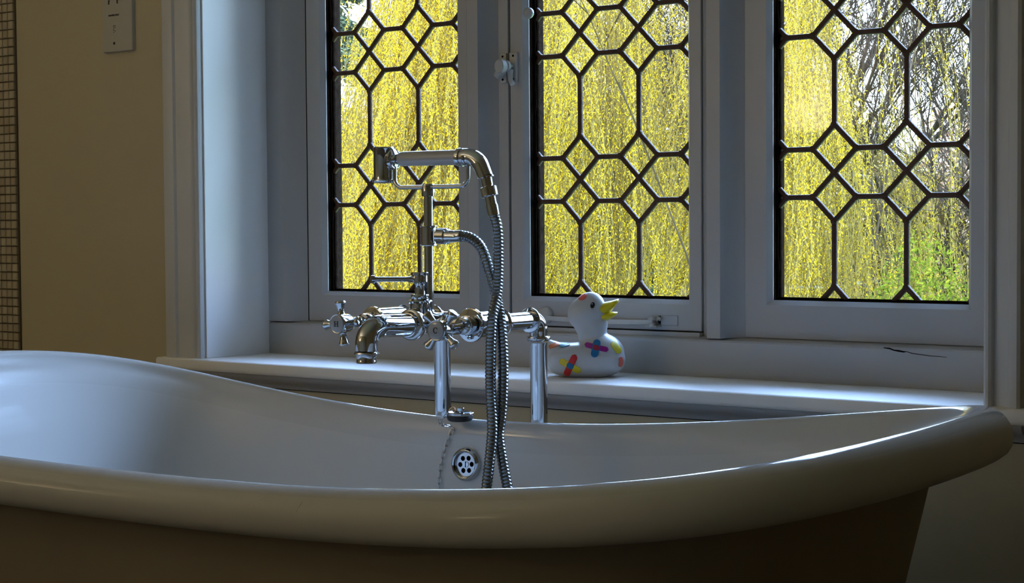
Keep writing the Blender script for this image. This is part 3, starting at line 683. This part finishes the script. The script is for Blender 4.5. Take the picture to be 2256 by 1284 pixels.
A_ = [pe, (.2390,-.636,.8640),(.2435,-.640,.8281),(.2491,-.650,.7777),(.2540,-.668,.7405),(.2574,-.677,.6908),(.2608,-.682,.6411),(.2660,-.686,.6039),(.2673,-.688,.5792),(.2653,-.692,.5420),(.2650,-.697,.5143),(.262,-.702,.470),(.250,-.715,.40),(.230,-.75,.30),(.22,-.80,.215),(.26,-.86,.190),(.33,-.87,.19),(.37,-.80,.215),(.35,-.72,.30),(.32,-.69,.40),
      (.3000,-.680,.4600),(.2925,-.680,.4867),(.2826,-.675,.5127),(.2735,-.672,.5405),(.2650,-.6695,.5773),(.2670,-.667,.6026),(.2690,-.665,.6403),(.2660,-.660,.6902),(.2559,-.652,.7336),(.2390,-.640,.7707),(.2265,-.638,.8024),(.2121,-.637,.8349),(.1934,-.636,.8497),(.1719,-.636,.8545)]
hp = resample(curve_pts(A_, 24), .0050/4)
rr = [(.0074, .0078, .0074, .0066)[i % 4] for i in range(len(hp))]
hose = MB().tube(hp, rr, 18).build('hose', M['hosem'], smooth=.3)
hend = MB().lathe([(0,.0078),(.010,.0082),(.012,.0076)], (.163,-.636,.8540), (1,0,-.02), 24).build('hose_end', M['chrome'], smooth=.5); hend.parent = hose
ks += [hd, hg, el, fer, hose]; adopt(hs, ks)

# ------------------------------------------------------------------ plug on its chain
pc = V((.1072, -.5600, .5845))
pg = tag(empty('bath_plug', pc), 'chrome and black rubber bath plug on a chain, resting on the far rim', 'bath plug'); ks = []
pax = (.02, -.03, 1)
ks.append(MB().lathe([(.0015,0),(.0015,.0165),(.0022,.0195),(.0040,.0208),(.0058,.0210),(.0066,.0200),(.0066,.0175),(.0045,.0150),(.0030,.0080),(.0028,0)], pc, pax, 40).build('plug_top', M['chrome'], smooth=.5))
ks.append(MB().lathe([(-.0062,0),(-.0062,.0165),(-.0055,.0178),(-.0045,.0178),(-.0040,.0192),(-.0005,.0196),(.0015,.0190),(.0018,0)], pc, pax, 40).build('rubber_ring', M['black'], smooth=.5))
ks.append(MB().lathe([(.002,.0048),(.0075,.0048),(.0080,.0055),(.0125,.0055),(.0132,.0048),(.0132,0)], pc+V((.0010,0,0)), pax, 24).build('plug_stud', M['chrome'], smooth=.5))
rc = pc + V((-.0140, -.002, .0075))
ks.append(MB().tube([rc + V((math.cos(a)*.0058, math.sin(a)*.0030, math.sin(a)*.0052)) for a in [2*PI*i/24 for i in range(24)]], .0007, 8, closed=True).build('split_ring', mat('brass_ring', (.55,.33,.16), .25, metal=1), smooth=1))
# chain runs over the rim and down the inner wall
def wall_pt(x, z):
    h_, n_, _, _ = bvh.ray_cast(V((x, -.86, z)), V((0, 1, 0)))
    return (h_.y if h_ else -.57)
cpts = [rc + V((-.0045,-.002,-.003)), V((.0880,-.5720,.5835)), V((.0830,-.5800,.5745))]
for x, z in ((.0790,.5650),(.0750,.5550),(.0710,.5450),(.0670,.5345),(.0640,.5240),(.0610,.5100),(.0595,.4950),(.0590,.4800),(.0600,.4600),(.0620,.4400)):
    cpts.append(V((x+.006, wall_pt(x+.006, z)-.0035, z)))
cpts = curve_pts(cpts, 12)
lk = resample(cpts, .0098)
chain = empty('chain', pc)
for i in range(len(lk)-1):
    a, b = lk[i], lk[i+1]; c_ = (a+b)/2; d = (b-a).normalized()
    side = d.cross(V((0,-1,0))).normalized(); nrm2 = d.cross(side).normalized()
    s_ = (side if i % 2 == 0 else (nrm2*.8+side*.55).normalized()); L = .0066; W = .0030
    q = [c_ + d*(L-W)*sg + d*math.cos(t)*W*1.0 + s_*math.sin(t)*W for sg, rng_ in ((1, [(-90+180*j/6) for j in range(7)]), (-1, [(90+180*j/6) for j in range(7)])) for t in [math.radians(x) for x in rng_]]
    l_ = MB().tube(q, .00062, 6, closed=True).build('link', M['chrome_dull'], smooth=1); l_.parent = chain; l_.matrix_parent_inverse = Matrix.Translation(-pc)
adopt(pg, ks); chain.parent = pg; chain.matrix_parent_inverse = Matrix.Translation(-pc)

# ------------------------------------------------------------------ the duck
DO = V((.0640, -.1600, .6120)); DA = math.radians(31); DS = 1.0
duck = tag(empty('duck_ornament', DO), 'white ceramic toy duck with yellow bill and coloured plasters on the window sill', 'duck')
dh = V((math.cos(DA), math.sin(DA), 0)); dw = V((-math.sin(DA), math.cos(DA), 0)); dz_ = V((0,0,1))
D = lambda a, b, c_: DO + (dh*a + dw*b + dz_*c_)*DS       # forward, away from room, up
def blob(c_, r, seg=28, rings_=18, e=2.0):
    vs = []; fs = []
    for i in range(rings_+1):
        p = -PI/2 + PI*i/rings_
        for k in range(seg):
            t = 2*PI*k/seg; cp, sp2 = math.cos(p), math.sin(p); ct, st2 = math.cos(t), math.sin(t)
            f_ = lambda x: math.copysign(abs(x)**(2/e), x)
            vs.append(D(c_[0]+r[0]*f_(cp)*f_(ct), c_[1]+r[1]*f_(cp)*f_(st2), c_[2]+r[2]*f_(sp2)))
    for i in range(rings_):
        for k in range(seg): fs.append((i*seg+k, i*seg+(k+1)%seg, (i+1)*seg+(k+1)%seg, (i+1)*seg+k))
    return vs, fs
db = MB()
db.add(*blob((-.006,0,.028), (.068,.046,.030), e=2.5))            # body
db.add(*blob((.018,0,.040), (.042,.040,.034)))                     # chest
db.add(*blob((-.045,0,.042), (.030,.030,.016), e=2.2))             # rump
db.add(*blob((-.062,0,.052), (.016,.015,.009)))                    # tail
db.add(*blob((-.070,0,.058), (.010,.009,.006)))
for sg in (-1, 1): db.add(*blob((-.028,sg*.032,.038), (.034,.011,.011)))   # wings
db.add(*blob((.006,0,.074), (.0245,.0235,.030)))                   # neck
db.add(*blob((.004,0,.088), (.0285,.0270,.026)))
db.add(*blob((-.004,0,.106), (.0320,.0295,.0300)))                 # head
db.add(*blob((.003,0,.119), (.0250,.0230,.0245)))
db.add(*blob((.014,0,.108), (.0200,.0200,.0200)))
dk = db.build('duck_body', M['duck'])
md = dk.modifiers.new('r', 'REMESH'); md.mode = 'VOXEL'; md.voxel_size = .0016; md.use_smooth_shade = True
ms = dk.modifiers.new('s', 'SMOOTH'); ms.factor = .6; ms.iterations = 22
bpy.context.view_layer.update()
me = bpy.data.meshes.new_from_object(dk.evaluated_get(bpy.context.evaluated_depsgraph_get()))
dk.modifiers.clear(); dk.data = me
for v in me.vertices:
    if v.co.z < DO.z + .0012: v.co.z = DO.z + .0012*.3
me.shade_smooth()
dbv = BVHTree.FromPolygons([tuple(v.co) for v in me.vertices], [tuple(p.vertices) for p in me.polygons])
ks = [dk]
# bill: two open halves, swept
def bill_half(sec):     # sec: (forward, up, half width, half thickness)
    vs = []; n_ = 20
    for a, z, hw, ht in sec:
        for k in range(n_):
            t = 2*PI*k/n_; vs.append(D(a, hw*math.cos(t), z+ht*math.sin(t)))
    fs = [(i*n_+k, i*n_+(k+1)%n_, (i+1)*n_+(k+1)%n_, (i+1)*n_+k) for i in range(len(sec)-1) for k in range(n_)] + [tuple(range(n_)), tuple(range((len(sec)-1)*n_, len(sec)*n_))]
    return MB().add(vs, fs)
ub = bill_half([(.006,.1105,.014,.0095),(.016,.1120,.0185,.0125),(.026,.1140,.0190,.0120),(.034,.1170,.0185,.0105),(.041,.1210,.0180,.0078),(.046,.1255,.0160,.0050),(.0495,.1280,.0115,.0035),(.051,.1295,.005,.0018)]).build('upper_bill', M['bill'], smooth=1)
lb2 = bill_half([(.004,.1010,.013,.0085),(.014,.1005,.0175,.0100),(.024,.1010,.0180,.0095),(.033,.1025,.0170,.0075),(.041,.1048,.0150,.0048),(.047,.1070,.0105,.0022),(.049,.1085,.005,.0012)]).build('lower_bill', M['bill'], smooth=1)
for o in (ub, lb2):
    m_ = o.modifiers.new('s', 'SUBSURF'); m_.levels = 1; m_.render_levels = 1
ks += [ub, lb2]
# painted marks follow the glazed surface: rounded strips laid on the body
def decal(name, m, org, dirv, cu, cv, ang, L, W, parent, lift=.0004, oval=False):
    # org plane centre + (cu,cv) offsets in the plane across dirv
    dirv = V(dirv).normalized(); u = dz_.cross(dirv).normalized()*-1; v_ = dirv.cross(u).normalized()
    if v_.z < 0: v_ = -v_
    ca, sa_ = math.cos(ang), math.sin(ang); nu, nv = 14, 8; g = {}; vs = []; fs = []
    for i in range(nu+1):
        a = (i/nu*2-1)
        for j in range(nv+1):
            b = (j/nv*2-1)
            if oval: wd = math.sqrt(max(0, 1-a*a)); x = a*L/2; y = b*W/2*wd
            else:
                x = a*L/2; over = max(0, abs(x)-(L/2-W/2)); y = b*math.sqrt(max(0,(W/2)**2-over**2*.95))
            p = V(org) + u*(cu + x*ca - y*sa_) + v_*(cv + x*sa_ + y*ca)
            h_, n_, _, _ = dbv.ray_cast(p - dirv*.2, dirv)
            if h_ is None: continue
            if n_.dot(dirv) > 0: n_ = -n_
            g[i,j] = len(vs); vs.append(h_ + n_*lift)
    for i in range(nu):
        for j in range(nv):
            q = [g.get(k) for k in ((i,j),(i+1,j),(i+1,j+1),(i,j+1))]
            if None not in q: fs.append(tuple(q))
    if not fs: return None
    o = MB().add(vs, fs).build(name, m, smooth=1); md_ = o.modifiers.new('s','SOLIDIFY'); md_.thickness = .0004; md_.offset = 1
    return o
view = (dw*1.0 + dh*.08)       # looking from the room at the duck's side
U = lambda a, z: (a, z)
oc_ = D(0, 0, 0)
# image-plane layout on the room-facing side: a forward, z up
def side(name, m, a, z, ang, L, W, lift=.0004, oval=False, d=None):
    dv_ = V(d) if d else dw
    dv_ = dv_.normalized(); u = dz_.cross(dv_).normalized()*-1
    sgn = 1 if u.dot(dh) > 0 else -1
    o = decal(name, m, D(0,0,0), dv_, a*sgn, z, ang*sgn, L, W, None, lift, oval)
    if o: ks.append(o)
    return o
side('plaster_mark', M['purple'], .0150, .0520, -.22, .0410, .0085)
side('plaster_mark', M['blue'], .0140, .0500, 1.36, .0290, .0125, .0007)
side('plaster_pad', M['darkred'], .0145, .0512, -.22, .0110, .0085, .0010)
side('plaster_mark', M['yellow'], -.0285, .0215, -.50, .0400, .0110)
side('plaster_mark', M['red'], -.0280, .0220, 1.12, .0400, .0110, .0007)
side('plaster_pad', M['blue'], -.0283, .0218, -.48, .0120, .0095, .0010)
ds_ = MB()
for a_, z_ in ((-.041,.0290),(-.038,.0265),(-.0395,.0240),(-.0360,.0295),(-.0165,.0160),(-.0145,.0130),(-.0175,.0125),(-.0195,.0150),(-.0210,.0340),(-.0235,.0325),(-.0205,.0310)):
    h_, n_, _, _ = dbv.ray_cast(D(a_, -.2, z_), dw)
    if h_: ds_.lathe([(0,.0005),(.0002,0)], h_ - dw*.0009, -dw, 6)
if ds_.v: ks.append(ds_.build('plaster_dots', mat('brown_dot', (.25,.12,.02), .5)))
side('plaster_mark', M['yellow'], .0470, .0510, -.95, .0230, .0100)
o_ = decal('plaster_mark', M['salmon'], D(0,-.024,0), -dh, 0, .0270, PI/2, .0170, .0100, None)
if o_: ks.append(o_)
side('plaster_mark', M['orange'], -.0560, .0545, .35, .0220, .0065)
side('plaster_mark', M['teal'], -.0390, .0560, .25, .0190, .0085)
side('plaster_mark', M['purple'], -.0240, .0640, .95, .0120, .0050)
side('plaster_mark', M['salmon'], -.0100, .1355, .2, .0165, .0120, oval=True)
side('plaster_mark', M['salmon'], .0190, .1080, -.2, .003, .003) if False else None
side('eye', M['ink'], .0080, .1215, 1.35, .0105, .0070, oval=True)
side('eye_glint', M['porcelain'], .0070, .1235, 1.3, .0026, .0020, .0012, oval=True)
adopt(duck, ks)

# ------------------------------------------------------------------ the garden
CAMP = V((1.72, -2.55, 0))
def at(theta_deg, R): a = math.radians(theta_deg); return (CAMP.x - R*math.sin(a), CAMP.y + R*math.cos(a))   # theta left of straight out
tag(MB().box(-60, 60, .5, 90, -3.4, -3.3).build('garden_ground', M['grass']), 'green lawn below the window', 'ground', kind='structure')
def card_mesh(name, m, P_, A_, B2, tint, parent=None):
    # P_: centres (n,3), A_: half long axis, B2: half short axis
    n_ = len(P_); v = np.empty((n_, 4, 3)); v[:,0] = P_-A_; v[:,1] = P_+B2-A_*.1; v[:,2] = P_+A_; v[:,3] = P_-B2-A_*.1
    me = bpy.data.meshes.new(name); me.vertices.add(n_*4); me.vertices.foreach_set('co', v.ravel())
    me.loops.add(n_*4); me.loops.foreach_set('vertex_index', np.arange(n_*4)); me.polygons.add(n_)
    me.polygons.foreach_set('loop_start', np.arange(0, n_*4, 4)); me.update()
    at_ = me.attributes.new('tint', 'FLOAT', 'FACE'); at_.data.foreach_set('value', np.clip(tint, 0, 1).astype(np.float32))
    me.materials.append(m); o = bpy.data.objects.new(name, me); C.objects.link(o)
    if parent: o.parent = parent; o.matrix_parent_inverse = Matrix.Translation(-V(parent.location))
    return o
def unit(a): return a/np.maximum(np.linalg.norm(a, axis=-1, keepdims=True), 1e-9)
def limbs(root, base, top, r0, depth, spread, seed, twist=.25, nch=3, m=None, minr=.006, droop=0):
    rnd = random.Random(seed); mb = MB(); tw = MB(); ends = []
    def grow(p, d, L, r, k):
        n_ = 5; pts = [p]; dd = d
        for i in range(n_):
            dd = (dd + V((rnd.uniform(-1,1), rnd.uniform(-1,1), rnd.uniform(-.6,.9)-droop*(k>2)))*twist*.5).normalized(); pts.append(pts[-1] + dd*L/n_)
        (mb if k < 2 else tw).tube(pts, [r*(1-.45*i/n_) for i in range(n_+1)], 7 if k < 2 else (5 if k < 3 else 3), cap=False)
        if k >= depth: ends.append(pts[-1]); return
        for _ in range(nch + (k > 1)):
            t = rnd.uniform(.35, 1); q = pts[0].lerp(pts[-1], t) if t < .4 else pts[min(n_, int(t*n_)+0)]
            dv_ = (dd + V((rnd.uniform(-1,1), rnd.uniform(-1,1), rnd.uniform(-.5,.7)))*spread).normalized()
            grow(q, dv_, L*rnd.uniform(.55,.8), max(minr, r*.55), k+1)
    grow(V(base), (V(top)-V(base)).normalized(), (V(top)-V(base)).length, r0, 0)
    a = mb.build('trunk', m or M['bark'], smooth=1); b = tw.build('branches', m or M['twig'], smooth=1); b['kind'] = 'stuff'
    adopt(root, [a, b]); return ends
def willow(theta, R, Rc, ztop, nb, seed, m, label, trunk=True, zlow=(-1.6,.3), per=(9,16), dens=1., lean=(0,0), leaf=.0145, wind=0., bright=0., skip=None, step=.022):
    g = np.random.default_rng(seed); x0_, y0_ = at(theta, R)
    root = tag(empty('willow_tree', (x0_, y0_, -3.3)), label, 'tree')
    ends = limbs(root, (x0_, y0_, -3.3), (x0_+lean[0], y0_+lean[1], ztop*.35), trunk if trunk is not True else .05, 3, .45, seed, twist=.15, m=M['bark'], nch=1) if trunk else []
    PP, AA, BB, TT = [], [], [], []; SP, SA, SB, ST = [], [], [], []
    for b in range(nb):
        # bunch of hanging branchlets from a point on the dome
        rr_ = Rc*math.sqrt(g.uniform(0,1)); ph = g.uniform(0, 2*PI); bx, by = x0_+rr_*math.cos(ph), y0_+rr_*math.sin(ph)
        if skip and skip(bx, by, g): continue
        zt_ = ztop*math.sqrt(max(.05, 1-(rr_/Rc/1.08)**2)) + g.uniform(-.9, .3); zl = g.uniform(*zlow)
        br = g.normal(.5+bright, .30); sway = g.normal(0, .10, 2)
        for s_ in range(g.integers(*per)):
            bs = br + g.normal(0,.10)
            sx_, sy_ = bx + g.normal(0,.13), by + g.normal(0,.13); top = zt_ + g.normal(0,.25); low = zl + abs(g.normal(0,.55))
            if top - low < .4: continue
            n_ = int((top-low)/step); z = top - (np.arange(n_)+g.uniform(0,1))*step
            tt_ = (top-z)/(top-low); wob = .04*np.sin(z*g.uniform(1.5,4)+g.uniform(0,6)); 
            cx_ = sx_ - wind*.8*tt_*(top-low) + sway[0]*tt_*2.2 + wob + .25*(1-tt_)**3*math.cos(ph)*-1; cy_ = sy_ - wind*.6*tt_*(top-low) + sway[1]*tt_*2.2 + wob*.7 + .25*(1-tt_)**3*math.sin(ph)*-1
            keep = g.uniform(0,1,n_) < dens; k = int(keep.sum())
            c_ = np.stack([cx_, cy_, z], -1)
            # stem ribbon
            if n_ > 6:
                sc_ = c_[::4]; d_ = np.zeros_like(sc_); d_[:-1] = sc_[1:]-sc_[:-1]; d_[-1] = d_[-2]
                SP.append(sc_+d_*.5); SA.append(d_*.52); bb = np.zeros_like(sc_); bb[:,0] = .0030; bb[:,1] = .0022; SB.append(bb); ST.append(np.full(len(sc_), .12+g.uniform(0,.45)))
            a = unit(np.stack([g.normal(0,.6,k), g.normal(0,.6,k), -np.abs(g.normal(.8,.35,k))], -1)); side_ = unit(np.cross(a, g.normal(0,1,(k,3))))
            L = leaf*g.uniform(.6,1.25,(k,1))
            PP.append(c_[keep]+a*L*.8+g.normal(0,.008,(k,3))); AA.append(a*L); BB.append(side_*L*.30); TT.append(bs+g.normal(0,.06,k)+.20*np.sin(z[keep]*2.6+bx*1.9+seed)*np.cos(bx*2.3-by*1.1+z[keep]*.9))
    fo = card_mesh('foliage', m, np.concatenate(PP), np.concatenate(AA), np.concatenate(BB), np.concatenate(TT), root); fo['kind'] = 'stuff'
    sm = card_mesh('hanging_stems', M['hedge'], np.concatenate(SP), np.concatenate(SA), np.concatenate(SB), np.concatenate(ST), root); sm['kind'] = 'stuff'
    print(label, len(fo.data.polygons), len(sm.data.polygons))
    return root
willow(39.4, 15.0, 1.05, 4.3, 98, 3, M['willow'], 'dense yellow weeping willow behind the left window', per=(10,17), bright=.06, trunk=.03, wind=.12)
willow(35.0, 15.5, 1.75, 3.9, 125, 5, M['willow'], 'yellow weeping willow with gaps of sky behind the middle window', per=(9,16), bright=.22, trunk=.02, wind=.06, dens=.8)
willow(28.9, 14.5, .85, 4.4, 58, 9, M['willow'], 'weeping willow strands in the left half of the right window', per=(8,14), bright=-.02, trunk=.02)
willow(25.6, 16.0, 1.5, 1.7, 46, 12, M['willow2'], 'low olive willow growth along the foot of the right window', per=(7,12), bright=.15, trunk=.03)
willow(25.6, 15.0, 1.2, 4.4, 11, 17, M['willow'], 'few thin willow strands hanging before the bare tree', per=(3,7), bright=.0, trunk=.02, dens=.7)
def shrub(name, label, theta, R, rad, zc, n_, m, seed, size=.03, cat='shrub', core=True):
    g = np.random.default_rng(seed); x, y = at(theta, R)
    root = tag(empty(name, (x, y, -3.3)), label, cat)
    d = unit(g.normal(0,1,(n_,3))); r_ = np.power(g.uniform(0,1,(n_,1)), .35)
    lump = 1 + .16*np.sin(d[:,:1]*7+seed)*np.cos(d[:,2:]*6) 
    P_ = d*r_*lump*np.array(rad) + np.array([x, y, zc])
    P_ = P_[P_[:,2] > -3.3]; k = len(P_); a = unit(g.normal(0,1,(k,3))); b = unit(np.cross(a, g.normal(0,1,(k,3)))); L = size*g.uniform(.5,1.3,(k,1))
    o = card_mesh('foliage', m, P_, a*L, b*L*.4, g.normal(.5,.22,k), root); o['kind'] = 'stuff'
    st_ = MB(); rnd = random.Random(seed)
    for i in range(9):
        e = V((x+rnd.uniform(-.6,.6)*rad[0], y+rnd.uniform(-.5,.5)*rad[1], zc+rnd.uniform(-.1,.6)*rad[2]))
        st_.tube(curve_pts([V((x+rnd.uniform(-.2,.2)*rad[0], y, -3.3)), V((x,y,-3.3)).lerp(e,.5)+V((rnd.uniform(-.3,.3),0,0)), e], 4), [.04-.003*j for j in range(9)], 6)
    s_ = st_.build('stems', M['bark'], smooth=1); adopt(root, [s_])
    return root
shrub('laurel_bush', 'bright green bush at the bottom right of the right window', 23.6, 13.0, (1.0,.8,1.5), -.90, 42000, M['laurel'], 21, .022, 'bush')
# far growth that closes the view at the foot of the garden
shrub('far_shrub', 'brown twiggy bushes far behind the left willow', 41.0, 25, (3.2,1.6,4.2), -1.4, 60000, M['hedge'], 31, .09)
shrub('far_shrub', 'olive brown thicket far behind the middle window', 34.0, 25, (3.4,1.6,4.6), -1.4, 60000, M['hedge'], 32, .09)
shrub('far_shrub', 'brown thicket behind the thin willow in the right window', 27.0, 24, (3.4,1.6,4.1), -1.8, 70000, M['hedge'], 33, .085)
shrub('russet_shrub', 'russet brown shrub beyond the right edge of the right window', 22.3, 23, (2.0,1.4,3.4), -1.35, 40000, M['hedge2'], 34, .06)
# conifer
def conifer(theta, R, H, Rb, seed, label):
    g = np.random.default_rng(seed); x, y = at(theta, R)
    root = tag(empty('conifer_tree', (x, y, -3.3)), label, 'tree')
    tr = MB().tube([(x,y,-3.3),(x,y,H*.5-1),(x,y,H-3.3)], [.22,.14,.03], 8).build('trunk', M['bark'], smooth=1); adopt(root, [tr])
    PP=[];AA=[];BB=[];TT=[]
    for i in range(150):
        t = g.uniform(.08,1); z0 = -3.3 + H*t; L = Rb*(1-t*.8)*g.uniform(.75,1.1); ph = g.uniform(0,2*PI); n_ = 240
        s_ = np.sqrt(g.uniform(0,1,n_)); cx_ = x+math.cos(ph)*L*s_; cy_ = y+math.sin(ph)*L*s_; cz_ = z0 - .35*L*s_**1.4
        sd_ = g.normal(0,.16,n_)*(1.1-s_*.6)
        P_ = np.stack([cx_-math.sin(ph)*sd_, cy_+math.cos(ph)*sd_, cz_-abs(sd_)*.3+g.normal(0,.03,n_)], -1)
        a = unit(np.stack([math.cos(ph)+g.normal(0,.5,n_), math.sin(ph)+g.normal(0,.5,n_), g.normal(-.35,.3,n_)], -1)); b = unit(np.cross(a, g.normal(0,1,(n_,3))))
        PP.append(P_);AA.append(a*.075);BB.append(b*.018);TT.append(g.normal(.45,.2,n_))
    o = card_mesh('foliage', M['conifer'], np.concatenate(PP), np.concatenate(AA), np.concatenate(BB), np.concatenate(TT), root); o['kind'] = 'stuff'
conifer(43.6, 21, 9.5, 2.4, 41, 'blue green conifer at the left edge of the left window')
conifer(36.0, 21, 10.5, 2.4, 42, 'dark conifer behind the willow in the middle window')
# bare trees
def bare(theta, R, H, r, seed, label, depth=5, spread=.8):
    x, y = at(theta, R); root = tag(empty('bare_tree', (x, y, -3.3)), label, 'tree')
    limbs(root, (x,y,-3.3), (x+.2,y,-3.3+H), r, depth, spread, seed, m=M['twig'], nch=4, minr=.0055)
bare(25.15, 18.5, 4.6, .075, 51, 'bare branching tree with upright trunk in the right window', 5, .8)
bare(22.6, 17.5, 4.4, .06, 55, 'bare tree with fine dark twigs against the sky at the far right', 5, .9)
bare(26.9, 20.0, 4.8, .06, 58, 'slender bare tree among the strands of the right window', 5, .85)
bare(35.3, 19.0, 5.4, .045, 54, 'bare tree behind the willow of the middle window', 5, .9)
# growth further along the garden, seen only from a step to either side
shrub('far_shrub', 'olive thicket beyond the right edge of the garden view', 14.5, 25, (3.4,1.6,3.5), -1.8, 30000, M['hedge'], 61, .10)
shrub('far_shrub', 'brown thicket far along the garden to the right, outside the view', 5.5, 26, (3.4,1.6,3.3), -1.8, 26000, M['hedge'], 62, .10)
shrub('far_shrub', 'brown thicket at the right end of the garden, outside the view', -4.0, 26, (3.6,1.6,3.4), -1.8, 24000, M['hedge'], 63, .11)
shrub('far_shrub', 'brown thicket along the garden to the left, outside the view', 50.0, 25, (3.4,1.6,4.2), -1.6, 30000, M['hedge'], 64, .10)
